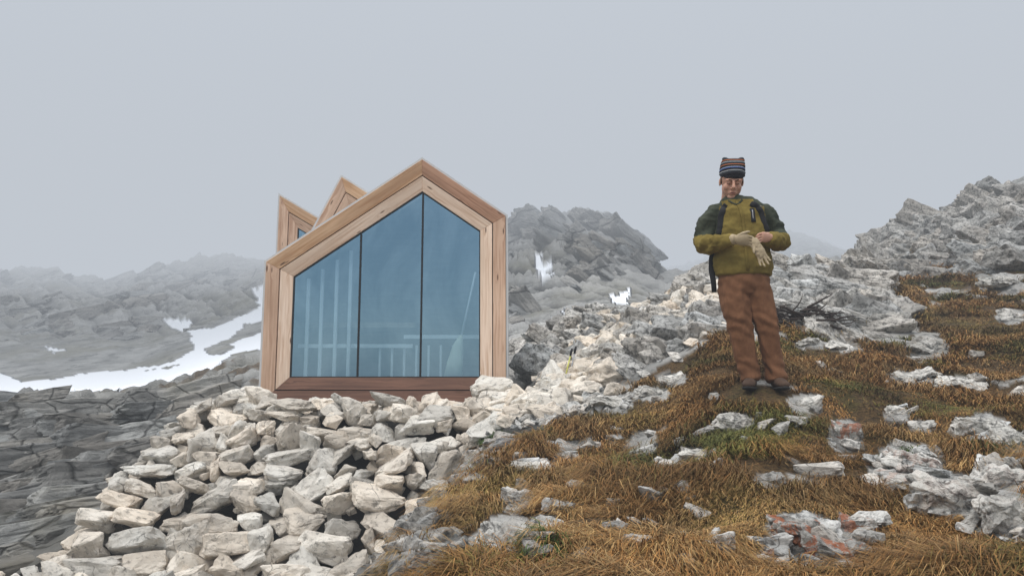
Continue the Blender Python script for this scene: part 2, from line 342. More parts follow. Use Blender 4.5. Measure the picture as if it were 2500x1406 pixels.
crease_shade_map=np.clip(.5+crease_shade_map*.9,0,1).ravel()
core_=(V[:-1,0]>-4.4)&(V[:-1,0]<.3)&(V[:-1,1]>6.6)&(V[:-1,1]<10); crease_shade_map=np.where(core_,0.0,crease_shade_map)
A=np.stack([g,sn,wh,crease_shade_map],1); A=np.vstack([A,[[1,0,0,.5]]])
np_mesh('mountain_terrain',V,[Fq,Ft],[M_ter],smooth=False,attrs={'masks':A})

# ------------------------------------------------------------ stones
def hullrock(seed,extra=8,cuts=1,rough=.03,boxy=.22,bev=.05,corners=8):
    r=np.random.default_rng(seed); bm=bmesh.new()
    cs=[(sx,sy,sz) for sx in (-1,1) for sy in (-1,1) for sz in (-1,1)]
    r.shuffle(cs)
    for c in cs[:corners]:
        q=np.array(c)*.80*(1+r.uniform(-boxy*1.6,boxy,3)); bm.verts.new(q)
    for _ in range(extra):
        d=r.normal(size=3); d/=np.linalg.norm(d); bm.verts.new(d*r.uniform(.9,1.15))
    res=bmesh.ops.convex_hull(bm,input=bm.verts)
    bmesh.ops.delete(bm,geom=list({g for g in res['geom_interior']+res['geom_unused'] if isinstance(g,bmesh.types.BMVert)}),context='VERTS')
    bmesh.ops.dissolve_limit(bm,angle_limit=.22,verts=bm.verts,edges=bm.edges)
    bmesh.ops.bevel(bm,geom=list(bm.edges),offset=bev,segments=1,affect='EDGES',profile=.5)
    bmesh.ops.triangulate(bm,faces=bm.faces)
    for _ in range(cuts):
        le=[e for e in bm.edges if e.calc_length()>.16/(1+_*.7)]
        bmesh.ops.subdivide_edges(bm,edges=le,cuts=1); bmesh.ops.triangulate(bm,faces=[f for f in bm.faces if len(f.verts)>3])
    bm.verts.ensure_lookup_table(); bm.verts.index_update()
    v=np.array([p.co[:] for p in bm.verts]); f=np.array([[q.index for q in p.verts] for p in bm.faces]); bm.free()
    s=seed*1.37%50; l=np.linalg.norm(v,axis=1)[:,None]+1e-6
    d=rough*(fbm(v[:,0]*2.5+s,v[:,1]*2.5,v[:,2]*2.5,o=4,seed=seed%97)-1.2*(ridged(v[:,0]*2+s,v[:,1]*2,v[:,2]*2,o=3,seed=seed%89)-.4))
    return v+v/l*d[:,None],f
def rotm(a,b,c): return np.array(Euler((a,b,c)).to_matrix())
VAR={2:[hullrock(100+i,9,0,.02,.3,.06,6) for i in range(14)],
 3:[hullrock(200+i,random.choice((7,10,14)),2,.13,.34,.08,random.choice((4,5,6,7))) for i in range(34)],
 4:[hullrock(300+i,9,3,.13,.3) for i in range(16)],5:[hullrock(400+i,10,4,.16,.3,.04) for i in range(12)],
 6:[hullrock(500+i,3,4,.07,.2,.03) for i in range(12)]}
def stones(name,items,mat):
    Vs=[];Fs=[];Cs=[];o=0
    for (p,s,r,lev,tint) in items:
        v,f=random.choice(VAR[lev]); w=(v*np.array(s))@rotm(*r).T+np.array(p)
        Vs.append(w);Fs.append(f+o);o+=len(w);Cs.append(np.tile(tint,(len(w),1)))
    return np_mesh(name,np.vstack(Vs),[np.vstack(Fs)],[mat],attrs={'tint':np.vstack(Cs)})
def tint(lo=.75,hi=1.15,l=0):
    b=random.uniform(lo,hi); w=random.uniform(-.03,.06); return (b*(1+w),b,b*(1-w),l)
items=[]
zl=[-1.75,-1.47,-1.27,-.97,-.53,-.2,.1]; xl=[-4.1,-3.95,-3.80,-3.82,-3.62,-3.45,-3.2]
z=-1.64
while z<-.04:
    row=random.uniform(.115,.165)*(1.15 if z<-.9 else .92); yf=6.95+1.7*(z+1.45)/1.4
    x0=np.interp(z,zl,xl)+random.uniform(-.08,.08); x=x0
    while x<.45:
        w=random.choice((.13,.18,.22,.28,.34,.42))*random.uniform(.85,1.15)*(1.12 if z<-.9 else .95)
        hgt=row*random.uniform(.75,1.2)
        if random.random()<.2: hgt*=1.45
        items.append(((x+w/2,yf+random.uniform(-.09,.08),z+row/2+random.uniform(-.045,.045)),(w*.575,random.uniform(.13,.19),hgt*.72),(random.gauss(0,.25),random.gauss(0,.25),random.uniform(-.6,.6)),3,tint(.70,1.18)))
        if random.random()<.9:
            items.append(((x+random.uniform(0,w),yf+random.uniform(-.08,.04),z+random.uniform(-.05,.05)),(random.uniform(.035,.08),)*3,(random.random()*6,random.random()*6,0),2,tint(.6,1.05)))
        x+=w*random.uniform(.95,1.04)
    for k in range(4):
        yy=yf+.25+.27*k+random.uniform(-.05,.05)
        items.append(((x0+.05+random.uniform(-.05,.08),yy,z+row/2),(.15,.18,row*.7),(random.gauss(0,.2),random.gauss(0,.2),random.uniform(-.5,.5)),3,tint(.7,1.05)))
    z+=row
for k in range(170):
    x=random.uniform(-3.55,.35); y=random.uniform(8.5,9.85)
    s=random.uniform(.08,.18)
    if -3.3<x<-.1 and y>9.3: s*=.6
    items.append(((x,y,-.14+random.uniform(-.02,.04)),(s*random.uniform(1,1.4),s,s*random.uniform(.5,.75)),(random.gauss(0,.2),random.gauss(0,.2),random.uniform(0,6)),3,tint(.9,1.2)))
for (x,y,z,s) in [(-.24,9.45,.09,.28),(-3.05,9.1,.0,.22),(-2.8,8.9,.0,.17),(.1,9.0,-.05,.24),(.3,8.7,-.15,.28),(.5,9.0,-.02,.2)]:
    items.append(((x,y,z),(s,s*.8,s*.66),(random.gauss(0,.12),random.gauss(0,.12),random.uniform(-.3,.3)),3,tint(1,1.15)))
for k in range(110):
    x=random.uniform(-5.8,-1.6); y=random.uniform(6.2,7.3); s=random.uniform(.06,.18)
    items.append(((x,y,float(H([x],[y])[0])+s*.25),(s*1.3,s,s*.7),(random.gauss(0,.25),random.gauss(0,.25),random.uniform(0,6)),3,tint(.75,1.1)))
stones('dry_stone_wall',items,M_wall)

line=[(1215,1010,50),(1330,985,60),(1420,930,60),(1480,880,65),(1540,835,65),(1600,800,70),(1680,765,65),(1740,735,50)]
U=[];W=[]
for k in range(560):
    q=random.random()**.9*(len(line)-1.001); i=int(q); f=q-i
    a,b=line[i],line[i+1]; r=a[2]*(1-f)+b[2]*f
    U.append(a[0]*(1-f)+b[0]*f+random.gauss(0,.5)*r); W.append(a[1]*(1-f)+b[1]*f+random.gauss(0,.4)*r)
pts,ok=hits(U,W); items=[]
for p,o in zip(pts,ok):
    if o and 7.5<p[1]<16:
        if -3.4<p[0]<.15 and p[1]>9.5: continue
        s=random.uniform(.06,.21)*(1+.04*(p[1]-9)) 
        items.append(((p[0],p[1],p[2]+s*.25),(s*random.uniform(1,1.6),s,s*random.uniform(.5,.85)),(random.gauss(0,.3),random.gauss(0,.3),random.uniform(0,6)),3,tint(.9,1.22)))
stones('stone_rubble',items,M_wall)

items=[]
U=[random.uniform(1240,2180) for _ in range(600)]; W=[random.uniform(670,930) for _ in U]
pts,ok=hits(U,W); gg,_,_=masks(pts[:,0],pts[:,1],pts[:,2])
for p,o,g_ in zip(pts,ok,gg):
    if not o or p[1]<9.2 or p[1]>20: continue
    if p[0]<.3: continue
    if g_>.5 and random.random()<.95: continue
    s=random.uniform(.10,.32)*(1+.03*(p[1]-9))
    items.append(((p[0],p[1],p[2]-.2*s),(s*random.uniform(1,1.9),s,s*random.uniform(.5,.9)),(random.gauss(0,.3),random.gauss(.4,.25),random.uniform(-.5,.5)),4 if s>.2 else 3,tint(.45,1.05)))
for (pu,pv,s,h) in [(1745,710,.45,.85),(1830,680,.45,.7),(1920,670,.5,.6),(2010,710,.5,.55),(2080,700,.5,.5),(1990,790,.5,.45),(2050,730,.45,.5),(1660,755,.35,.6),(1560,795,.35,.6),(1440,805,.4,.6),(1500,785,.4,.5),(2130,670,.45,.5),(2060,680,.4,.5)]:
    p,o=hits([pu],[pv])
    if o[0] and p[0][1]<25: items.append((tuple(p[0]),(s*1.5,s,s*h),(random.gauss(0,.2),random.gauss(.45,.15),random.uniform(-.4,.4)),5,tint(.6,.9)))
U=[random.uniform(2130,2520) for _ in range(300)]; W=[random.uniform(470,680) for _ in U]
pts,ok=hits(U,W); gg,_,_=masks(pts[:,0],pts[:,1],pts[:,2])
for p,o,g_ in zip(pts,ok,gg):
    if o and p[1]>14 and p[1]<45:
        if g_>.5 and random.random()<.8: continue
        s=random.uniform(.25,.85)*(p[1]/30)
        items.append(((p[0],p[1],p[2]-.3*s),(s*1.8,s,s*.7),(random.gauss(0,.3),random.gauss(.35,.25),random.uniform(-.7,.7)),4,tint(.42,.78)))
stones('rock_outcrop',items,M_rock)
items=[]
U=[random.uniform(-250,640) for _ in range(300)]; W=[random.uniform(930,1420) for _ in U]
pts,ok=hits(U,W)
for p,o,u_,v_ in zip(pts,ok,U,W):
    if not o or p[1]<7.6 or p[1]>24 or (p[0]>-4.4 and p[1]<15): continue
    if v_<990-.16*max(0,u_-300): continue
    s=random.uniform(.22,.6)*(.5+p[1]/20)
    items.append(((p[0],p[1],p[2]-.22*s),(s*.75,s*1.9,s*.42),(random.gauss(.08,.12),random.gauss(-.35,.15),-.57+random.gauss(0,.16)),6,tint(.55,1.35)))
stones('rock_slabs',items,M_slab)
items=[]
U=[random.uniform(-250,690) for _ in range(150)]+[random.uniform(1225,1650) for _ in range(300)]; W=[random.uniform(650,890) for _ in range(150)]+[random.uniform(540,800) for _ in range(300)]
pts,ok=hits(U,W)
s1=np.zeros(len(pts))
for dx,dy in ((0,0),(2.5,0),(-2.5,0),(0,3),(0,-3)):
    xx,yy=pts[:,0]+dx,pts[:,1]+dy; s1=np.maximum(s1,masks(xx,yy,H(xx,yy))[1])
for p,o,s_,u_,v_ in zip(pts,ok,s1,U,W):
    if not o or p[1]<32 or p[1]>128 or s_>.5: continue
    if p[0]<-5 and p[1]<72: continue
    if any(abs(u_-a)<75 and -45<v_-b<75 for a,b in ((1328,662),(1310,630),(1515,722),(1652,714),(1392,763))): continue
    s=random.uniform(.5,1.5)*(p[1]/85)*(.8 if p[0]<0 else 1)
    items.append(((p[0],p[1],p[2]-.55*s),(s*2.6,s*1.2,s*.7),(random.gauss(.1,.2),random.gauss(.6 if p[0]>0 else -.3,.12),random.gauss(.3,.3)),4,tint(.85,1.2)))
stones('mountain_crags',items,M_crag)
big=[]
for i,(pu,pv,a,b,w,l) in enumerate(PATCH):
    pt,ok=hits([pu],[pv+b*.35]) 
    if not ok[0]: continue
    p=pt[0]; k=p[1]/F; rx=a*k*.92; rz=b*k*.85
    v,f=hullrock(900+i,12,4 if a>45 else 3,.17,.34,.035,6)
    v=(v*np.array([rx,rx*.6,max(rz,.035)]))@rotm(random.gauss(.2,.08),random.gauss(.08,.14),random.uniform(-.3,.3)).T
    nz=ridged(v[:,0]*5,v[:,1]*5,v[:,2]*7+i,o=5,seed=77)-.45
    v=v+np.array([0,0,1])*(nz*min(.09,rx*.4))[:,None]+p+np.array([0,0,rz*.08])
    big.append((v,f,(1.0*w+.08,.98*w+.08,.95*w+.08,l)))
Vs=[];Fs=[];Cs=[];o=0
for v,f,c in big:
    Vs.append(v);Fs.append(f+o);o+=len(v);Cs.append(np.tile(c,(len(v),1)))
np_mesh('limestone_boulders',np.vstack(Vs),[np.vstack(Fs)],[M_rock],attrs={'tint':np.vstack(Cs)})
items=[]
U=[random.uniform(1000,2520) for _ in range(480)]; W=[random.uniform(860,1420) for _ in U]
U+= [random.gauss(1400,90) for _ in range(110)]; W+=[random.gauss(1010,28) for _ in range(110)]
pts,ok=hits(U,W)
clus=fbm(pts[:,0]*1.3,pts[:,1]*1.3,o=2,seed=99); gg,_,_=masks(pts[:,0],pts[:,1],pts[:,2])
for p,o,c,g_ in zip(pts,ok,clus,gg):
    if not o or p[1]>11: continue
    if c<.25 and g_>.5: continue
    if (p[0]-MAN[0])**2+(p[1]-MAN[1])**2<.2: continue
    s=random.uniform(.02,.075)
    items.append(((p[0],p[1],p[2]+.2*s),(s*random.uniform(1,2),s,s*random.uniform(.5,.8)),(random.gauss(0,.3),random.gauss(0,.3),random.uniform(0,6)),3,tint(.75,1.15)))
U=[];W=[]
for k in range(110):
    f=random.random(); U.append(1220-290*f+random.gauss(0,16)); W.append(1075+330*f+random.gauss(0,16))
pts,ok=hits(U,W)
for p,o in zip(pts,ok):
    if not o or p[1]>7.8: continue
    s=random.uniform(.05,.13)
    items.append(((p[0],p[1],p[2]),(s*1.4,s,s*.8),(random.gauss(0,.3),random.gauss(0,.4),random.uniform(0,6)),3,tint(.35,.9)))
stones('scattered_stones',items,M_rock)

# ------------------------------------------------------------ grass
t=NT('dry_grass'); a=t.attr('tint'); t.col(a.outputs['Color']); t.b.inputs['Roughness'].default_value=.7
M_grass=t.m
def blades(name,cx,cy,nb,Lr,pal,seed,spread=.09,droop=1.0):
    r=np.random.default_rng(seed); N=len(cx); idx=np.repeat(np.arange(N),nb); n=len(idx)
    ang=r.uniform(0,2*np.pi,n); rad=spread*np.sqrt(r.uniform(0,1,n))
    px=cx[idx]+rad*np.cos(ang); py=cy[idx]+rad*np.sin(ang); 
    g,_,_=masks(px,py,H(px,py))
    k_=(g>.3) if name=='g' else np.ones(n,bool)
    idx=idx[k_];px=px[k_];py=py[k_];ang=ang[k_];n=len(idx); pz=H(px,py)-.01
    fl=fbm(cx*1.2,cy*1.2,o=3,seed=5)[idx]*3.2+np.pi*1.25
    dx=np.cos(ang)*.9+np.cos(fl)*.8+r.normal(0,.4,n); dy=np.sin(ang)*.9+np.sin(fl)*.8+r.normal(0,.4,n)
    q=np.hypot(dx,dy)+1e-6; dx/=q;dy/=q
    tus=np.clip(1+1.1*fbm(cx*1.6,cy*1.6,o=3,seed=6),.3,2.0)[idx]
    L=r.uniform(*Lr,n)*tus; up=r.uniform(.2,.65,n)/droop
    w=r.uniform(.0012,.0026,n)*(1+np.maximum(0,py-4)*.22)
    wx,wy=-dy*w,dx*w
    sx,sy=-dy*r.normal(0,.18,n),dx*r.normal(0,.18,n)
    def pt(a,b,c=0): return px+(dx*a+sx*c)*L,py+(dy*a+sy*c)*L,pz+L*b
    A0=pt(0,0); A1=pt(.28,up*.75,.3) 
    a2=pt(.66,up*.85,1); g2=H(a2[0],a2[1]); A2=(a2[0],a2[1],np.maximum(a2[2],g2+.010))
    a3=pt(1.0,up*.3,2.2); g3=H(a3[0],a3[1]); A3=(a3[0],a3[1],np.maximum(a3[2],g3+.003))
    V=np.stack([np.stack([A0[0]-wx,A0[1]-wy,A0[2]],1),np.stack([A0[0]+wx,A0[1]+wy,A0[2]],1),
        np.stack([A1[0]-wx,A1[1]-wy,A1[2]],1),np.stack([A1[0]+wx,A1[1]+wy,A1[2]],1),
        np.stack([A2[0]-wx*.7,A2[1]-wy*.7,A2[2]],1),np.stack([A2[0]+wx*.7,A2[1]+wy*.7,A2[2]],1),
        np.stack(A3,1)],1).reshape(-1,3)
    b=np.arange(n)*7
    Q=np.concatenate([np.stack([b,b+1,b+3,b+2],1),np.stack([b+2,b+3,b+5,b+4],1)]); Tt=np.stack([b+4,b+5,b+6],1)
    pal=np.array(pal) 
    zone=fbm(cx*1.1,cy*1.1,o=4,seed=81)[idx]*1.3+.22*r.normal(size=n)
    k=np.clip((zone+1)/2*len(pal),0,len(pal)-1.001); ki=k.astype(int); kf=(k-ki)[:,None]
    C=pal[ki]*(1-kf)+pal[np.minimum(ki+1,len(pal)-1)]*kf
    C=C*r.uniform(.5,1.4,n)[:,None]*(1+.45*fbm(cx*3,cy*3,o=2,seed=83)[idx])[:,None]
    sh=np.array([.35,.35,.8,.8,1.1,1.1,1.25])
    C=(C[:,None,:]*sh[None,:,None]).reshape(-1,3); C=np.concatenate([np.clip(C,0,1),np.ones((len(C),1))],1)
    return V,[Q,Tt],C
N=36000
thr=rng.uniform(-.24,.66,N); yy=np.exp(rng.uniform(math.log(1.9),math.log(24),N)); cx=np.tan(thr)*yy; cy=yy
cz=H(cx,cy); g,_,_=masks(cx,cy,cz); u,v=proj(cx,cy,cz)
keep=(g>.5)&(u<2700); dens=fbm(cx*2.2,cy*2.2,o=3,seed=88)
keep&=(dens>-.5) 
foot=((cx-MAN[0]-.05)**2+(cy-MAN[1]+.1)**2)<.12
keep&=~foot
cx,cy=cx[keep],cy[keep]
PAL=[(.085,.09,.02),(.13,.12,.026),(.16,.115,.026),(.21,.115,.033),(.27,.135,.042),(.23,.11,.030),(.33,.215,.09),(.27,.16,.055),(.18,.125,.033)]
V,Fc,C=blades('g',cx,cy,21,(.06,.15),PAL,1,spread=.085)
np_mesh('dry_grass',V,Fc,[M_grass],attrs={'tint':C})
gx=[];gy=[]
for (pu,pv,su,sv,k) in [(785,1380,45,18,26),(1205,1075,35,14,18),(1130,1120,20,12,8),(1320,1345,30,12,8),(2420,1110,40,12,8),(2200,1115,35,10,8)]:
    p,o=hits([pu+random.gauss(0,.5)*su for _ in range(k)],[pv+random.gauss(0,.5)*sv for _ in range(k)])
    gx+=list(p[:,0]);gy+=list(p[:,1])
V,Fc,C=blades('p',np.array(gx),np.array(gy),60,(.03,.07),[(.035,.07,.012),(.06,.10,.02),(.045,.07,.01)],2,spread=.06,droop=.6)
np_mesh('green_plants',V,Fc,[M_grass],attrs={'tint':C})

# ------------------------------------------------------------ shelter
def wood(name,c1,c2,dark):
    t=NT(name); tc=t.n('ShaderNodeUVMap'); mp=t.n('ShaderNodeMapping'); mp.inputs['Scale'].default_value=(1.1,22,1); t.l(tc.outputs[0],mp.inputs[0])
    mk=t.n('ShaderNodeMapping'); mk.inputs['Scale'].default_value=(2.6,9,1); t.l(tc.outputs[0],mk.inputs[0])
    vo=t.n('ShaderNodeTexVoronoi'); vo.inputs['Scale'].default_value=1.0; t.l(mk.outputs[0],vo.inputs['Vector'])
    kn=t.ramp(vo.outputs['Distance'],[(.0,1.0),(.08,.9),(.15,0.0)])
    swirl=t.ramp(vo.outputs['Distance'],[(.0,1.0),(.4,0.0)])
    cmb=t.n('ShaderNodeVectorMath'); cmb.operation='MULTIPLY_ADD'; t.l(swirl,cmb.inputs[0]); cmb.inputs[1].default_value=(0,1.4,0); t.l(mp.outputs[0],cmb.inputs[2])
    g=t.noise(cmb.outputs[0],1.0,5,.55,.6)
    c=t.mix(t.ramp(g,[(.36,0.0),(.50,.7),(.62,1.0)]),c2,c1)
    mp2=t.n('ShaderNodeMapping'); mp2.inputs['Scale'].default_value=(.8,3,1); t.l(tc.outputs[0],mp2.inputs[0])
    c=t.mix(t.ramp(t.noise(mp2.outputs[0],1,4,.6),[(.42,0.0),(.7,.6)]),c,dark)
    c=t.mix(kn,c,(.10,.045,.02)); t.col(c); t.b.inputs['Roughness'].default_value=.6
    t.nor(t.bump(g,.25,.01)); return t.m
W_pale=wood('larch_pale',(.80,.62,.48),(.60,.40,.27),(.55,.39,.27))
W_mid=wood('larch_mid',(.64,.44,.31),(.43,.25,.16),(.36,.22,.14))
W_org=wood('larch_orange',(.66,.43,.26),(.48,.26,.125),(.32,.16,.08))
W_red=wood('larch_red',(.54,.31,.20),(.33,.16,.09),(.22,.11,.06))
W_wet=wood('larch_wet',(.17,.08,.048),(.10,.044,.026),(.065,.03,.018))
t=NT('facade_panel'); v=t.coord(); t.col(t.mix(t.noise(v,4,6),(.42,.42,.41),(.58,.58,.57))); t.b.inputs['Roughness'].default_value=.6; M_panel=t.m
t=NT('black_seal'); t.col((.012,.013,.014)); t.b.inputs['Roughness'].default_value=.5; M_blk=t.m
t=NT('interior_ply'); v=t.coord(scale=(1,1,8)); t.col(t.mix(t.noise(v,3,5),(.30,.24,.17),(.42,.35,.26))); M_int=t.m
t=NT('white_slat'); v=t.coord(); t.col(t.mix(t.noise(v,5,4),(.80,.80,.78),(.90,.90,.88))); M_slat=t.m
t=NT('bristle'); v=t.coord(scale=(30,30,1)); t.col(t.mix(t.noise(v,3,5),(.70,.70,.5),(.88,.88,.75))); M_bris=t.m
t=NT('coated_glass'); v=t.coord(scale=(1,1,.6))
gl=t.n('ShaderNodeBsdfGlossy'); gl.inputs['Roughness'].default_value=.03
sm=t.noise(v,1.3,8,.7,.5)
t.l(t.mix(t.ramp(sm,[(.35,0.0),(.7,1.0)]),(.24,.42,.54),(.42,.63,.75)),gl.inputs['Color'])
tr=t.n('ShaderNodeBsdfTransparent'); tr.inputs['Color'].default_value=(.78,.90,.95,1)
mx=t.n('ShaderNodeMixShader'); mx.inputs[0].default_value=.56; t.l(tr.outputs[0],mx.inputs[1]); t.l(gl.outputs[0],mx.inputs[2]); t.l(mx.outputs[0],t.out.inputs[0]); M_glass=t.m

cabin=empty('alpine_shelter',(-1.6,10,0))
def inset(poly,d):
    n=len(poly); out=[]
    for i in range(n):
        p0=Vector(poly[i-1]);p1=Vector(poly[i]);p2=Vector(poly[(i+1)%n])
        a=(p1-p0).normalized(); b=(p2-p1).normalized()
        na=Vector((-a.y,a.x)); nb=Vector((-b.y,b.x))
        m=(na+nb); m=m/(m.dot(na)); out.append(tuple(p1+m*d))
    return out
def prism(name,poly4,y0s,y1,mat,parent,bev=.004):
    bm=bmesh.new(); uvl=bm.loops.layers.uv.new('UVMap')
    fr=[bm.verts.new((p[0],y,p[1])) for p,y in zip(poly4,y0s)]
    bk=[bm.verts.new((p[0],y1,p[1])) for p in poly4]
    bm.faces.new(fr); bm.faces.new(bk[::-1])
    for i in range(4): bm.faces.new([fr[i],bk[i],bk[(i+1)%4],fr[(i+1)%4]])
    bmesh.ops.recalc_face_normals(bm,faces=bm.faces)
    if bev: bmesh.ops.bevel(bm,geom=list(bm.edges),offset=bev,segments=1,affect='EDGES')
    d=(Vector(poly4[1])-Vector(poly4[0])).normalized(); pr=Vector((-d.y,d.x)); o1,o2=random.uniform(0,20),random.uniform(0,20)
    for f in bm.faces:
        for l in f.loops:
            c=l.vert.co; q=Vector((c.x,c.z)); l[uvl].uv=(q.dot(d)+o1,q.dot(pr)+c.y+o2)
    me=bpy.data.meshes.new(name); bm.to_mesh(me); bm.free(); me.materials.append(mat)
    ob=bpy.data.objects.new(name,me); sc.collection.objects.link(ob); par(ob,parent); return ob
def polyface(name,poly,y,mat,parent):
    me=bpy.data.meshes.new(name); me.from_pydata([(p[0],y,p[1]) for p in poly],[],[list(range(len(poly)))]); me.materials.append(mat)
    ob=bpy.data.objects.new(name,me); sc.collection.objects.link(ob); par(ob,parent); return ob
def box(name,lo,hi,mat,parent,bev=.003):
    bm=bmesh.new(); bmesh.ops.create_cube(bm,size=1)
    for v in bm.verts: v.co=Vector([(a+b)/2+(b-a)*c for a,b,c in zip(lo,hi,v.co)])
    if bev: bmesh.ops.bevel(bm,geom=list(bm.edges),offset=bev,segments=1,affect='EDGES')
    me=bpy.data.meshes.new(name); bm.to_mesh(me); bm.free(); me.materials.append(mat)
    ob=bpy.data.objects.new(name,me); sc.collection.objects.link(ob)
    if parent: par(ob,parent)
    return ob
def module(tag,poly,yf,depth,outer_m,inner_m,b1=.162,b2=.33):
    P1=inset(poly,b1); P1b=inset(poly,b1+.012); P2=inset(poly,b2); n=len(poly)
    for i in range(n):
        j=(i+1)%n
        prism(f'{tag}_outer_board_{i}',[poly[i],poly[j],P1[j],P1[i]],[yf,yf,yf+.045,yf+.045],yf+.12,outer_m[i],cabin)
        prism(f'{tag}_inner_board_{i}',[P1b[i],P1b[j],P2[j],P2[i]],[yf+.05,yf+.05,yf+.10,yf+.10],yf+.16,inner_m[i],cabin)
        prism(f'{tag}_reveal_{i}',[P2[i],P2[j],inset(poly,b2+.014)[j],inset(poly,b2+.014)[i]],[yf+.115]*4,yf+.17,M_blk,cabin,0)
        prism(f'{tag}_joint_{i}',[inset(poly,b1-.02)[i],inset(poly,b1-.02)[j],inset(poly,b1+.03)[j],inset(poly,b1+.03)[i]],[yf+.125]*4,yf+.155,M_blk,cabin,0)
    So=inset(poly,-.030); Si=inset(poly,-.004)
    for i in range(n):
        j=(i+1)%n
        prism(f'{tag}_shell_{i}',[So[i],So[j],Si[j],Si[i]],[yf+.02]*4,yf+depth,M_panel,cabin,0)
    polyface(f'{tag}_back_wall',inset(poly,.006),yf+depth-.05,M_int,cabin)
    return P2
A_=[(-3.165,-.06),(-.075,-.06),(-.085,2.35),(-1.18,3.105),(-3.165,1.745)]
module('front',A_,10.0,1.5,[W_wet,W_mid,W_red,W_org,W_mid],[W_wet,W_pale,W_pale,W_pale,W_pale])
B_=[(-3.28,-.06),(-.20,-.06),(-.20,1.80),(-2.574,3.313),(-3.28,1.87)]
module('middle',B_,11.55,1.4,[W_wet,W_mid,W_org,W_mid,W_mid],[W_wet,W_pale,W_mid,W_mid,W_pale],.15,.30)
C_=[(-3.945,-.06),(-1.0,-.06),(-1.0,1.65),(-3.935,3.403)]
module('rear',C_,13.0,1.6,[W_wet,W_mid,W_org,W_mid],[W_wet,W_pale,W_mid,W_mid],.15,.30)
polyface('front_glazing',inset(A_,.335),10.135,M_glass,cabin)
polyface('middle_glazing',inset(B_,.305),11.685,M_glass,cabin)
polyface('rear_glazing',inset(C_,.305),13.135,M_glass,cabin)
def ztop(x,poly):
    n=len(poly); best=-9
    for i in range(n):
        (x1,z1),(x2,z2)=poly[i],poly[(i+1)%n]
        if abs(x1-x2)>1e-3 and min(x1,x2)-1e-6<=x<=max(x1,x2)+1e-6: best=max(best,z1+(z2-z1)*(x-x1)/(x2-x1))
    return best
Gl=inset(A_,.335)
for k,mxx in enumerate((-1.975,-1.172)):
    box(f'mullion_{k}',(mxx-.012,10.120,.27),(mxx+.012,10.19,ztop(mxx,Gl)-.015),M_blk,cabin)
box('floor',(-3.1,10.18,.12),(-.14,11.42,.22),M_int,cabin)
for k,x in enumerate((-2.68,-2.50,-2.31,-2.13)):
    box(f'bunk_post_{k}',(x-.022,10.27,.22),(x+.022,10.31,ztop(x,Gl)-.1),M_slat,cabin)
box('bunk_rail',(-2.8,10.32,.66),(-1.3,10.36,.71),M_slat,cabin)
box('bench_rail',(-1.42,10.32,.78),(-.42,10.36,.83),M_slat,cabin)
for k in range(7): box(f'bench_slat_{k}',(-1.75+k*.16,10.37,.23),(-1.72+k*.16,10.40,.70),M_slat,cabin)
box('bunk_board',(-2.95,10.6,.95),(-1.3,11.4,1.02),M_int,cabin)
def tube_mesh(name,pts,rads,mat,parent=None,n=10,smooth=True):
    V,Fq,Ft=loft(pts,rads,n); return np_mesh(name,V,[x for x in (Fq,Ft) if len(x)],[mat],smooth=smooth,parent=parent)
def loft(pts,rads,n=14,hint=None):
    pts=[Vector(p) for p in pts]; V=[];Fq=[];Ft=[]
    pu=None
    for i,p in enumerate(pts):
        a=pts[max(i-1,0)];b=pts[min(i+1,len(pts)-1)]; tt=(b-a).normalized()
        h=Vector(hint) if hint else (pu if pu else (Vector((1,0,0)) if abs(tt.x)<.8 else Vector((0,1,0))))
        uu=(h-tt*h.dot(tt)).normalized(); ww=tt.cross(uu); pu=uu
        r=rads[i]; rx,ry=(r if isinstance(r,tuple) else (r,r))
        for k in range(n):
            c,s=math.cos(2*math.pi*k/n),math.sin(2*math.pi*k/n); V.append(p+uu*(c*rx)+ww*(s*ry))
    m=len(pts)
    for i in range(m-1):
        for k in range(n): Fq.append((i*n+k,i*n+(k+1)%n,(i+1)*n+(k+1)%n,(i+1)*n+k))
    V.append(pts[0]);V.append(pts[-1]);c0=len(V)-2;c1=len(V)-1
    for k in range(n): Ft.append((c0,(k+1)%n,k)); Ft.append((c1,(m-1)*n+k,(m-1)*n+(k+1)%n))
    return np.array([tuple(v) for v in V]),np.array(Fq),np.array(Ft)
broom=empty('broom',(-.8,10.25,.22))
tube_mesh('handle',[(-.48,10.25,1.65),(-.66,10.25,.80)],[.014,.014],M_slat,broom)
tube_mesh('bristles',[(-.66,10.25,.82),(-.70,10.25,.68),(-.74,10.25,.45),(-.77,10.25,.24)],[(.02,.02),(.07,.04),(.105,.04),(.12,.03)],M_bris,broom,14)

# ------------------------------------------------------------ hiker
def fabric(name,c1,c2,sc_=9,bs=.35,fine=220,rough=.85):
    t=NT(name); v=t.coord(); n1_=t.noise(v,sc_,6,.6)
    t.col(t.mix(t.ramp(n1_,[(.35,0.0),(.65,1.0)]),c1,c2)); t.b.inputs['Roughness'].default_value=rough
    n=t.bump(t.noise(v,fine,3),.25,.002); n=t.bump(t.noise(t.coord(scale=(1,1,.6)),16,4),bs,.012,n); t.nor(n); return t.m
M_must=fabric('jacket_mustard',(.140,.098,.017),(.205,.150,.032),bs=.7)
M_dkg=fabric('jacket_dark_green',(.026,.032,.019),(.050,.057,.035),bs=.7)
M_trs=fabric('corduroy_brown',(.125,.053,.022),(.20,.090,.042),bs=.6)
M_bk=fabric('backpack_black',(.010,.010,.011),(.022,.022,.024))
M_glv=fabric('work_glove_beige',(.30,.23,.14),(.43,.34,.22))
M_boot=fabric('boot_leather',(.045,.025,.016),(.085,.05,.032))
M_sole=fabric('boot_sole',(.012,.012,.012),(.03,.028,.026))
M_gry=fabric('grey_trim',(.25,.25,.26),(.4,.4,.42))
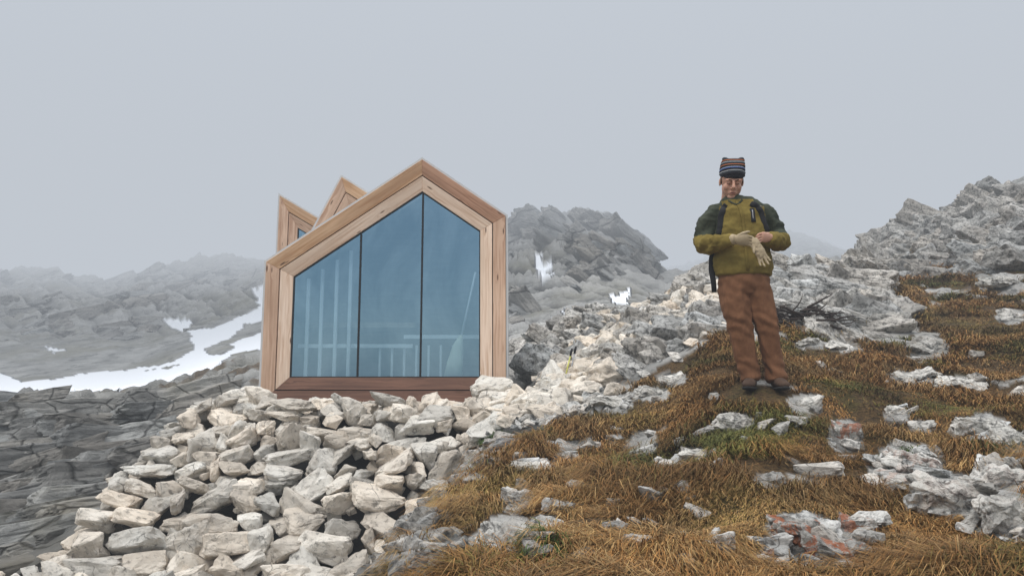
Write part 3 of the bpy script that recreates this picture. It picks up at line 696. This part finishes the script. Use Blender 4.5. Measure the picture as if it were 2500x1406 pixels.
t=NT('skin'); v=t.coord(); t.col(t.mix(t.noise(v,14,4),(.46,.24,.16),(.55,.32,.23))); t.b.inputs['Roughness'].default_value=.55
t.b.inputs['Subsurface Weight'].default_value=.08; M_skin=t.m
t=NT('lip'); t.col((.40,.17,.13)); M_lip=t.m
t=NT('hair_brown'); t.col((.07,.04,.025)); M_hair=t.m
t=NT('striped_knit'); tc=t.n('ShaderNodeTexCoord'); sp=t.n('ShaderNodeSeparateXYZ'); t.l(tc.outputs['Generated'],sp.inputs[0])
K=(.012,.012,.016);Bl=(.04,.09,.28);Or=(.38,.11,.03);Wh=(.34,.34,.34);Gy=(.07,.08,.09)
stops=[(0,K),(.26,Gy),(.32,Wh),(.345,K),(.43,Bl),(.47,Wh),(.49,K),(.58,Or),(.61,K),(.67,Gy),(.72,Wh),(.74,K),(.80,Or),(.83,K),(.91,Gy),(.95,K)]
t.col(t.ramp(sp.outputs[2],stops,'CONSTANT'))
wv_=t.n('ShaderNodeTexNoise'); wv_.inputs['Scale'].default_value=120; t.l(tc.outputs['Object'],wv_.inputs['Vector']); t.nor(t.bump(wv_.outputs['Fac'],.6,.004)); M_knit=t.m

MZ=float(H(np.array([MAN[0]]),np.array([MAN[1]]))[0]); print('man ground',MZ)
man=empty('hiker',(0,0,0))
def ell(c,r,rot=None,n=18):
    bm=bmesh.new(); bmesh.ops.create_uvsphere(bm,u_segments=n,v_segments=n//2+2,radius=1)
    v=np.array([p.co[:] for p in bm.verts]); f=[tuple(q.index for q in p.verts) for p in bm.faces]; bm.free()
    v=v*np.array(r)
    if rot: v=v@rotm(*rot).T
    return v+np.array(c),f
def fuse(name,parts,voxel,mats,smooth_it=4,disp=None,matfn=None):
    Vs=[];Fs=[];o=0
    for p in parts:
        if len(p)==3: v,fq,ft=p; f=[tuple(x) for x in fq]+[tuple(x) for x in ft]
        else: v,f=p
        Vs.append(v); Fs+= [tuple(i+o for i in q) for q in f]; o+=len(v)
    me=bpy.data.meshes.new(name); me.from_pydata([tuple(x) for x in np.vstack(Vs)],[],Fs)
    bm=bmesh.new(); bm.from_mesh(me); bmesh.ops.recalc_face_normals(bm,faces=bm.faces); bm.to_mesh(me); bm.free()
    ob=bpy.data.objects.new(name,me); sc.collection.objects.link(ob)
    r=ob.modifiers.new('r','REMESH'); r.mode='VOXEL'; r.voxel_size=voxel
    s=ob.modifiers.new('s','SMOOTH'); s.factor=.5; s.iterations=smooth_it
    dg=bpy.context.evaluated_depsgraph_get(); dg.update(); m2=bpy.data.meshes.new_from_object(ob.evaluated_get(dg)); ob.modifiers.clear(); ob.data=m2
    n=len(m2.vertices); co=np.empty(n*3,np.float32); m2.vertices.foreach_get('co',co); co=co.reshape(-1,3)
    if disp is not None:
        no=np.empty(n*3,np.float32); m2.vertices.foreach_get('normal',no); no=no.reshape(-1,3)
        co=co+no*disp(co)[:,None]; m2.vertices.foreach_set('co',co.astype(np.float32).ravel())
    m2.materials.clear()
    for m in mats: m2.materials.append(m)
    for p in m2.polygons:
        p.use_smooth=True
        p.material_index=matfn(p.center) if matfn else 0
    m2.update(); par(ob,man); return ob
torso=loft([(0,0,.895),(0,0,.905),(0,0,.96),(-.002,0,1.05),(-.004,0,1.15),(-.008,0,1.27),(-.014,.005,1.37),(-.02,.01,1.44),(-.035,.012,1.475),(-.055,.014,1.50),(-.065,.018,1.535),(-.065,.018,1.542)],
 [(.20,.12),(.228,.148),(.232,.152),(.226,.148),(.214,.142),(.212,.145),(.218,.146),(.205,.135),(.15,.11),(.11,.098),(.096,.09),(.07,.07)],24,hint=(1,0,0))
armL=loft([(-.15,.01,1.43),(-.20,.01,1.415),(-.245,.015,1.355),(-.285,.02,1.27),(-.315,.02,1.185),(-.31,-.02,1.145),(-.26,-.09,1.135),(-.20,-.16,1.14),(-.145,-.215,1.15),(-.13,-.23,1.15)],[.065,.077,.08,.078,.076,.074,.072,.066,.056,.045],16)
armR=loft([(.12,.01,1.435),(.175,.01,1.42),(.22,.015,1.37),(.265,.02,1.30),(.30,.02,1.235),(.305,-.02,1.195),(.26,-.09,1.165),(.20,-.16,1.155),(.15,-.205,1.158),(.14,-.215,1.158)],[.065,.077,.081,.08,.078,.076,.074,.068,.056,.045],16)
hood=ell((-.05,.10,1.48),(.12,.07,.06))
def jd(c):
    a=ridged(c[:,0]*7,c[:,1]*7,c[:,2]*11+3,o=3,seed=5)-.5
    b=fbm(c[:,0]*4,c[:,1]*4,c[:,2]*6,o=2,seed=8)
    arm=ss(.2,.26,np.abs(c[:,0]))
    s=(c[:,2]*6+np.abs(c[:,0])*9) 
    rib=(np.sin(s*7+3*b))*arm*.006
    el=np.exp(-((c[:,2]-1.17)/.07)**2)*arm*np.sin(c[:,1]*90+c[:,2]*40+4*b)*.005
    return (a*.032+b*.010+rib+el)*(.6+.6*arm)
def jm(c):
    x,y,z=c
    xc=x+.01
    if z>1.508: return 1
    if abs(xc)>.175+(1.47-z)*.10 and z>1.225: return 1
    if z>1.455 and abs(x+.04)>.115: return 1
    if y>.09 and z>1.3: return 1
    return 0
jacket=fuse('jacket',[torso,armL,armR,hood],.009,[M_must,M_dkg],4,jd,jm)
pel=loft([(0,0,.95),(0,0,.93),(0,0,.86),(.005,0,.80),(.01,0,.75)],[(.15,.1),(.19,.13),(.205,.14),(.205,.135),(.17,.11)],20,hint=(1,0,0))
legL=loft([(-.08,0,.88),(-.085,0,.80),(-.075,-.012,.68),(-.055,-.022,.54),(-.035,-.01,.42),(-.005,.008,.28),(.022,.012,.15),(.03,.008,.085),(.032,.006,.07)],[(.11,.12),(.115,.125),(.108,.115),(.096,.105),(.09,.098),(.084,.09),(.08,.088),(.082,.09),(.06,.06)],18,hint=(1,0,0))
legR=loft([(.095,0,.88),(.10,0,.80),(.125,-.012,.68),(.155,-.022,.53),(.175,-.01,.42),(.20,.008,.28),(.225,.012,.15),(.235,.008,.085),(.236,.006,.07)],[(.11,.12),(.112,.125),(.104,.115),(.094,.105),(.088,.098),(.083,.09),(.079,.088),(.08,.09),(.06,.06)],18,hint=(1,0,0))
def td(c):
    b=fbm(c[:,0]*5,c[:,1]*5,c[:,2]*5,o=2,seed=18)
    kn=np.exp(-((c[:,2]-.52)/.10)**2)+1.3*np.exp(-((c[:,2]-.13)/.10)**2)+.7*np.exp(-((c[:,2]-.80)/.07)**2)
    fold=np.sin(c[:,2]*75+7*c[:,0]*6+4*b)*.0055*kn
    lon=(ridged(c[:,0]*9,c[:,1]*9,c[:,2]*2.2,o=3,seed=19)-.5)*.026
    return fold+lon+b*.005
fuse('trousers',[pel,legL,legR],.009,[M_trs],5,td)
def boot(nm,ax,ay,toe):
    d=Vector((toe[0],toe[1],0)).normalized(); s=Vector((-d.y,d.x,0))
    def Q(f,z,side=0): 
        q=Vector((ax,ay,0))+d*f+s*side; return (q.x,q.y,z)
    up=loft([Q(-.075,.055),Q(-.06,.06),Q(0,.065),Q(.06,.062),Q(.12,.05),Q(.17,.043),Q(.195,.036),Q(.205,.033)],[(.022,.02),(.038,.042),(.043,.052),(.046,.046),(.051,.036),(.047,.029),(.034,.022),(.014,.01)],16,hint=tuple(s))
    sh=loft([Q(-.015,.05),Q(-.012,.11),Q(-.012,.16)],[(.04,.05),(.045,.055),(.05,.055)],16,hint=tuple(s))
    fuse(nm,[up,sh],.005,[M_boot],3)
    so=loft([Q(-.08,.014),Q(-.06,.014),Q(0,.014),Q(.08,.014),Q(.15,.015),Q(.19,.018),Q(.212,.022)],[(.02,.012),(.042,.015),(.042,.015),(.048,.015),(.054,.015),(.042,.015),(.012,.008)],16,hint=tuple(s))
    fuse(nm+'_sole',[so],.005,[M_sole],2)
    for k in range(4):
        f=.035+.025*k; z=.115-.014*k
        tube_mesh(nm+f'_lace_{k}',[Q(f,z-.012,-.028),Q(f,z,0),Q(f+.006,z-.012,.028)],[.0035]*3,M_gry,man,6)
boot('left_boot',.03,.01,(-.45,-1)); boot('right_boot',.236,.01,(-.05,-1))
hc=Vector((-.072,-.030,1.662)); HR=rotm(math.radians(24),math.radians(3),math.radians(-6)); HS=1.13
def hx(part): return (part[0]*HS@HR.T+np.array(hc[:]),)+tuple(part[1:])
hparts=[ell((0,.01,.03),(.079,.098,.098)),ell((0,-.022,-.042),(.068,.068,.070)),ell((0,-.066,-.095),(.032,.024,.022)),
 loft([(0,-.088,.022),(0,-.102,.0),(0,-.115,-.020),(0,-.108,-.032)],[.009,.010,.014,.011],10),ell((.012,-.101,-.028),(.009,.010,.008)),ell((-.012,-.101,-.028),(.009,.010,.008)),
 ell((.03,-.080,.026),(.027,.014,.010)),ell((-.03,-.080,.026),(.027,.014,.010)),ell((.036,-.062,-.026),(.028,.024,.028)),ell((-.036,-.062,-.026),(.028,.024,.028)),
 ell((.030,-.077,.006),(.016,.013,.010)),ell((-.030,-.077,.006),(.016,.013,.010)),
 ell((0,-.088,-.058),(.024,.010,.0065)),ell((0,-.086,-.070),(.021,.010,.007)),ell((0,-.070,-.062),(.036,.022,.026)),
 ell((.078,.012,-.005),(.009,.018,.028)),ell((-.078,.012,-.005),(.009,.018,.028)),
 loft([(0,.02,-.04),(0,.035,-.10),(0,.055,-.16)],[.058,.056,.056],16)]
fuse('head',[hx(p) for p in hparts],.004,[M_skin],3)
def hpart(nm,part,mat):
    part=hx(part)
    if len(part)==3: np_mesh(nm,part[0],[part[1],part[2]],[mat],smooth=True,parent=man)
    else:
        me=bpy.data.meshes.new(nm); me.from_pydata([tuple(x) for x in part[0]],[],part[1]); me.materials.append(mat)
        for p in me.polygons: p.use_smooth=True
        ob=bpy.data.objects.new(nm,me); sc.collection.objects.link(ob); par(ob,man)
for sgn in (-1,1):
    hpart('eyebrow',loft([(sgn*.012,-.0935,.024),(sgn*.030,-.0935,.030),(sgn*.048,-.083,.025)],[.002,.0035,.002],8),M_hair)
    hpart('eye_lash',loft([(sgn*.018,-.0890,.001),(sgn*.030,-.0905,-.001),(sgn*.042,-.085,.001)],[.0010,.0016,.0010],6),M_hair)
    hpart('sideburn',ell((sgn*.072,-.010,.012),(.009,.014,.024)),M_hair)
hpart('upper_lip',ell((0,-.0955,-.0585),(.020,.005,.0034)),M_lip); hpart('lower_lip',ell((0,-.0940,-.070),(.017,.005,.004)),M_lip)
hpart('mouth_line',loft([(-.019,-.0945,-.0645),(0,-.0990,-.0635),(.019,-.0945,-.0645)],[.0008,.0014,.0008],6),M_hair)
hat=[loft([(0,.012,.036),(0,.012,.042),(0,.012,.065),(0,.012,.095),(0,.012,.125),(0,.012,.150),(0,.012,.162),(0,.012,.166)],[(.08,.1),(.089,.108),(.091,.110),(.089,.104),(.085,.088),(.078,.062),(.066,.045),(.045,.02)],24,hint=(1,0,0)),
 loft([(.045,.012,.142),(.062,.012,.158),(.074,.012,.168)],[.028,.022,.010],10),loft([(-.045,.012,.142),(-.062,.012,.158),(-.074,.012,.168)],[.028,.022,.010],10)]
fuse('striped_beanie',[hx(p) for p in hat],.005,[M_knit],3,lambda c: .0015*np.sin(c[:,2]*260)+.004*fbm(c[:,0]*14,c[:,1]*14,c[:,2]*14,o=2,seed=2))
bv=BVHTree.FromPolygons([v.co for v in jacket.data.vertices],[p.vertices[:] for p in jacket.data.polygons])
def fy(x,z,off=.006):
    h=bv.ray_cast(Vector((x,-1,z)),Vector((0,1,0)))
    return (x,(h[0].y if h[0] else 0)-off,z)
def ribbon(nm,xz,w,th,mat,off=.004):
    pts=[]
    for (a,b) in zip(xz[:-1],xz[1:]):
        for k in range(6): f=k/6; pts.append(fy(a[0]+(b[0]-a[0])*f,a[1]+(b[1]-a[1])*f,off))
    pts.append(fy(*xz[-1],off)) 
    V,Fq,Ft=loft(pts,[(w,th)]*len(pts),10,hint=(1,.0,0)); np_mesh(nm,V,[Fq,Ft],[mat],smooth=True,parent=man)
ribbon('shoulder_strap_left',[(-.13,1.465),(-.165,1.42),(-.185,1.36),(-.19,1.28),(-.20,1.22)],.026,.012,M_bk)
ribbon('shoulder_strap_right',[(.05,1.465),(.10,1.435),(.13,1.39),(.145,1.32),(.175,1.25)],.026,.012,M_bk)
ribbon('front_zip_flap',[(-.055,1.49),(-.03,1.35),(-.015,1.15),(-.008,.92)],.012,.003,M_must)
ribbon('pocket_zip',[(.052,1.42),(.058,1.31)],.019,.004,M_bk); ribbon('pocket_zip_pull',[(.052,1.405),(.056,1.335)],.004,.004,M_gry,.009)
ribbon('collar_edge',[(-.115,1.50),(-.095,1.48),(-.06,1.455),(-.03,1.48),(-.01,1.50)],.008,.004,M_dkg)
ribbon('chest_mark',[(.125,1.445),(.15,1.442)],.004,.002,M_gry,.016)
bp=[loft([(-.02,.18,.98),(-.02,.21,1.02),(-.02,.235,1.15),(-.02,.235,1.32),(-.02,.21,1.44),(-.02,.18,1.50),(-.02,.16,1.515)],[(.12,.06),(.15,.09),(.16,.105),(.155,.105),(.14,.09),(.11,.06),(.05,.03)],20,hint=(1,0,0))]
fuse('backpack',bp,.012,[M_bk],3)
tube_mesh('carry_loop',[(.02,.1,1.49),(.06,.08,1.55),(.10,.08,1.53),(.12,.1,1.47)],[.006]*4,M_bk,man,8)
V,Fq,Ft=loft([(-.22,.03,1.14),(-.243,.02,1.05),(-.248,.01,.95),(-.238,.0,.85),(-.235,0,.77)],[(.018,.005),(.02,.006),(.024,.007),(.022,.006),(.02,.005)],8,hint=(1,0,0)); np_mesh('hanging_strap',V,[Fq,Ft],[M_bk],smooth=True,parent=man)
def finger(p0,d,L,curl,r,down):
    p=Vector(p0); d=Vector(d).normalized(); dn=Vector(down).normalized(); pts=[tuple(p-d*.015),tuple(p)]
    ang=0
    for k,fr in enumerate((.45,.32,.23)):
        ang+=curl[k]; dd=(d*math.cos(ang)+dn*math.sin(ang)); p=p+dd*(L*fr); pts.append(tuple(p))
    return loft(pts,[r,r*1.02,r*.98,r*.88,r*.62],10)
def hand(nm,wrist,dirv,side,downv,mat,voxel=.0035,scale=1.0,curls=(.5,.6,.4),thumb_dir=None):
    w=Vector(wrist); d=Vector(dirv).normalized(); s=Vector(side).normalized(); dn=Vector(downv).normalized()
    S=scale; parts=[loft([tuple(w-d*.03*S),tuple(w),tuple(w+d*.03*S),tuple(w+d*.065*S),tuple(w+d*.09*S),tuple(w+d*.098*S)],[(.028*S,.022*S),(.030*S,.020*S),(.038*S,.018*S),(.042*S,.016*S),(.040*S,.013*S),(.03*S,.008*S)],16,hint=tuple(s))]
    for k,(o,L) in enumerate(((.030,.072),(.0105,.080),(-.010,.075),(-.029,.058))):
        b=w+d*.086*S+s*o*S
        parts.append(finger(tuple(b),tuple(d+s*o*2.0),L*S,[c*(1+.12*k) for c in curls],.0088*S*(1 if k<3 else .88),tuple(dn)))
    b=w+d*.028*S+s*.030*S; td_=Vector(thumb_dir) if thumb_dir else (s*.8+d*.7+dn*.35)
    parts.append(finger(tuple(b),tuple(td_),.075*S,(.1,.25,.3),.0105*S,tuple(d*.6+dn*.5)))
    fuse(nm,parts,voxel,[mat],2)
hand('gloved_hand',(-.125,-.235,1.148),(.95,-.30,-.10),(-.1,-.25,.95),(.15,-.1,-1),M_glv,.004,1.12,(.35,.6,.5),(.75,-.35,.45))
hand('bare_hand',(.150,-.225,1.166),(-.82,-.56,-.06),(.08,-.15,.97),(-.35,.65,-.55),M_skin,.0032,1.0,(.45,.7,.5),(-.90,-.30,-.02))
V,Fq,Ft=loft([(-.165,-.20,1.15),(-.135,-.228,1.15),(-.118,-.24,1.149)],[.045,.043,.038],14); np_mesh('glove_cuff',V,[Fq,Ft],[M_glv],smooth=True,parent=man)
gp=[loft([(.010,-.290,1.150),(.014,-.298,1.12),(.024,-.302,1.085),(.042,-.30,1.045),(.060,-.295,1.01),(.068,-.29,.995)],[(.020,.009),(.030,.013),(.038,.012),(.043,.013),(.042,.012),(.034,.009)],14,hint=(1,0,.3))]
for (ox,L,sp_) in ((-.026,.062,-.10),(-.008,.078,.08),(.012,.075,.28),(.030,.055,.48)):
    gp.append(finger((.062+ox,-.292,1.003+ox*.45),(sp_+.18,0,-1),L,(.1,.25,.3),.0095,(.2,-1,-.2)))
gp.append(finger((.008,-.302,1.085),(-.35,-.2,-.9),.062,(.1,.1,.2),.010,(.4,-.3,-.2)))
fuse('loose_glove',gp,.004,[M_glv],2,lambda c:.003*fbm(c[:,0]*60,c[:,1]*60,c[:,2]*60,o=2,seed=3))
man.location=(MAN[0],MAN[1],MZ-.005)

# ------------------------------------------------------------ branch pile and trekking poles
t=NT('dead_wood'); v=t.coord(); t.col(t.mix(t.noise(v,20,5),(.018,.013,.011),(.06,.045,.038))); M_dead=t.m
p0,_=hits([1945],[805]); p0=p0[0]; Vs=[];Qs=[];Ts=[];o=0
for k in range(80):
    x=p0[0]+random.uniform(-.40,.28); z=p0[2]+random.uniform(.0,.24)
    d=Vector((random.uniform(.5,1)*random.choice((1,1,-1)),random.gauss(0,.3),random.gauss(-.12,.3))).normalized(); L=random.uniform(.2,.42)
    pts=[Vector((x,p0[1]-.30+random.gauss(0,.08),z))]
    for j in range(5): d=(d+Vector((random.gauss(0,.22),random.gauss(0,.15),random.gauss(0,.2)))).normalized(); pts.append(pts[-1]+d*L/5)
    r=random.uniform(.007,.019); V,Fq,Ft=loft([tuple(q) for q in pts],[r,r,r*.9,r*.75,r*.55,r*.3],6)
    Vs.append(V);Qs.append(Fq+o);Ts.append(Ft+o);o+=len(V)
np_mesh('dead_branches',np.vstack(Vs),[np.vstack(Qs),np.vstack(Ts)],[M_dead],smooth=True)
p1,_=hits([1378],[930]); p1=p1[0]; poles=empty('trekking_poles',tuple(p1))
M_yel=fabric('pole_yellow',(.5,.5,.1),(.6,.6,.15))
for k,dx in enumerate((0,.05)):
    b=Vector((p1[0]+dx-.02,p1[1]-.30,p1[2]-.02)); e=b+Vector((.08,.06,.30+.03*k))
    tube_mesh(f'shaft_{k}',[tuple(b),tuple(e)],[.007,.008],M_gry if k else M_yel,poles,8)
    tube_mesh(f'grip_{k}',[tuple(e),tuple(e+Vector((.012,.01,.05))),tuple(e+Vector((.022,.016,.09)))],[.013,.015,.011],M_bk,poles,10)

# ------------------------------------------------------------ fog
def fog(name,lo,hi,d,col):
    m=bpy.data.materials.new(name); m.use_nodes=True; nt=m.node_tree; nt.nodes.clear()
    o=nt.nodes.new('ShaderNodeOutputMaterial'); ab=nt.nodes.new('ShaderNodeVolumeAbsorption'); em=nt.nodes.new('ShaderNodeEmission'); ad=nt.nodes.new('ShaderNodeAddShader')
    ab.inputs['Color'].default_value=(0,0,0,1); ab.inputs['Density'].default_value=d; em.inputs['Color'].default_value=(*col,1); em.inputs['Strength'].default_value=d
    nt.links.new(ab.outputs[0],ad.inputs[0]); nt.links.new(em.outputs[0],ad.inputs[1]); nt.links.new(ad.outputs[0],o.inputs['Volume'])
    return box(name,lo,hi,m,None,0)
FC=(.535,.575,.63)
fog('fog',(-500,-500,-60),(500,500,11.5),.0045,FC)
fog('fog_bank',(-480,42,11.52),(480,480,60),.024,FC)

# ------------------------------------------------------------ world, sun, camera
w=bpy.data.worlds.new('World'); sc.world=w; w.use_nodes=True; nt=w.node_tree; N=nt.nodes; bg=N['Background']; out=N['World Output']
sky=N.new('ShaderNodeTexSky'); sky.sky_type='NISHITA'; sky.sun_disc=False; sky.sun_elevation=math.radians(55); sky.sun_rotation=math.radians(215)
nt.links.new(sky.outputs[0],bg.inputs[0]); bg.inputs[1].default_value=.05
tc=N.new('ShaderNodeTexCoord'); sp=N.new('ShaderNodeSeparateXYZ'); nt.links.new(tc.outputs['Generated'],sp.inputs[0])
rp=N.new('ShaderNodeValToRGB'); cr=rp.color_ramp
while len(cr.elements)<4: cr.elements.new(.5)
for e,(p,c) in zip(cr.elements,[(0,(.19,.205,.225)),(.28,(.21,.225,.243)),(.48,(.24,.253,.266)),(1.0,(.90,.91,.92))]): e.position=p; e.color=(*c,1)
nt.links.new(sp.outputs[2],rp.inputs[0]); bg2=N.new('ShaderNodeBackground'); bg2.inputs[1].default_value=2.45; nt.links.new(rp.outputs[0],bg2.inputs[0])
ad=N.new('ShaderNodeAddShader'); nt.links.new(bg.outputs[0],ad.inputs[0]); nt.links.new(bg2.outputs[0],ad.inputs[1]); nt.links.new(ad.outputs[0],out.inputs[0])
sd=bpy.data.lights.new('sun','SUN'); sd.energy=1.4; sd.angle=math.radians(18); sd.color=(1,.96,.90); so=bpy.data.objects.new('sun',sd); sc.collection.objects.link(so)
az=math.radians(215); el=math.radians(55)
dirv=Vector((math.sin(az)*math.cos(el),math.cos(az)*math.cos(el),math.sin(el))); so.rotation_euler=dirv.to_track_quat('Z','Y').to_euler(); so.location=(0,0,30)
cd=bpy.data.cameras.new('camera'); cd.sensor_width=36; cd.lens=36*F/2500; cd.clip_end=2000; cd.clip_start=.05
co=bpy.data.objects.new('camera',cd); co.rotation_euler=(math.radians(98),0,0); sc.collection.objects.link(co); sc.camera=co
sc.view_settings.view_transform='Standard'; sc.view_settings.look='None'; sc.view_settings.exposure=0
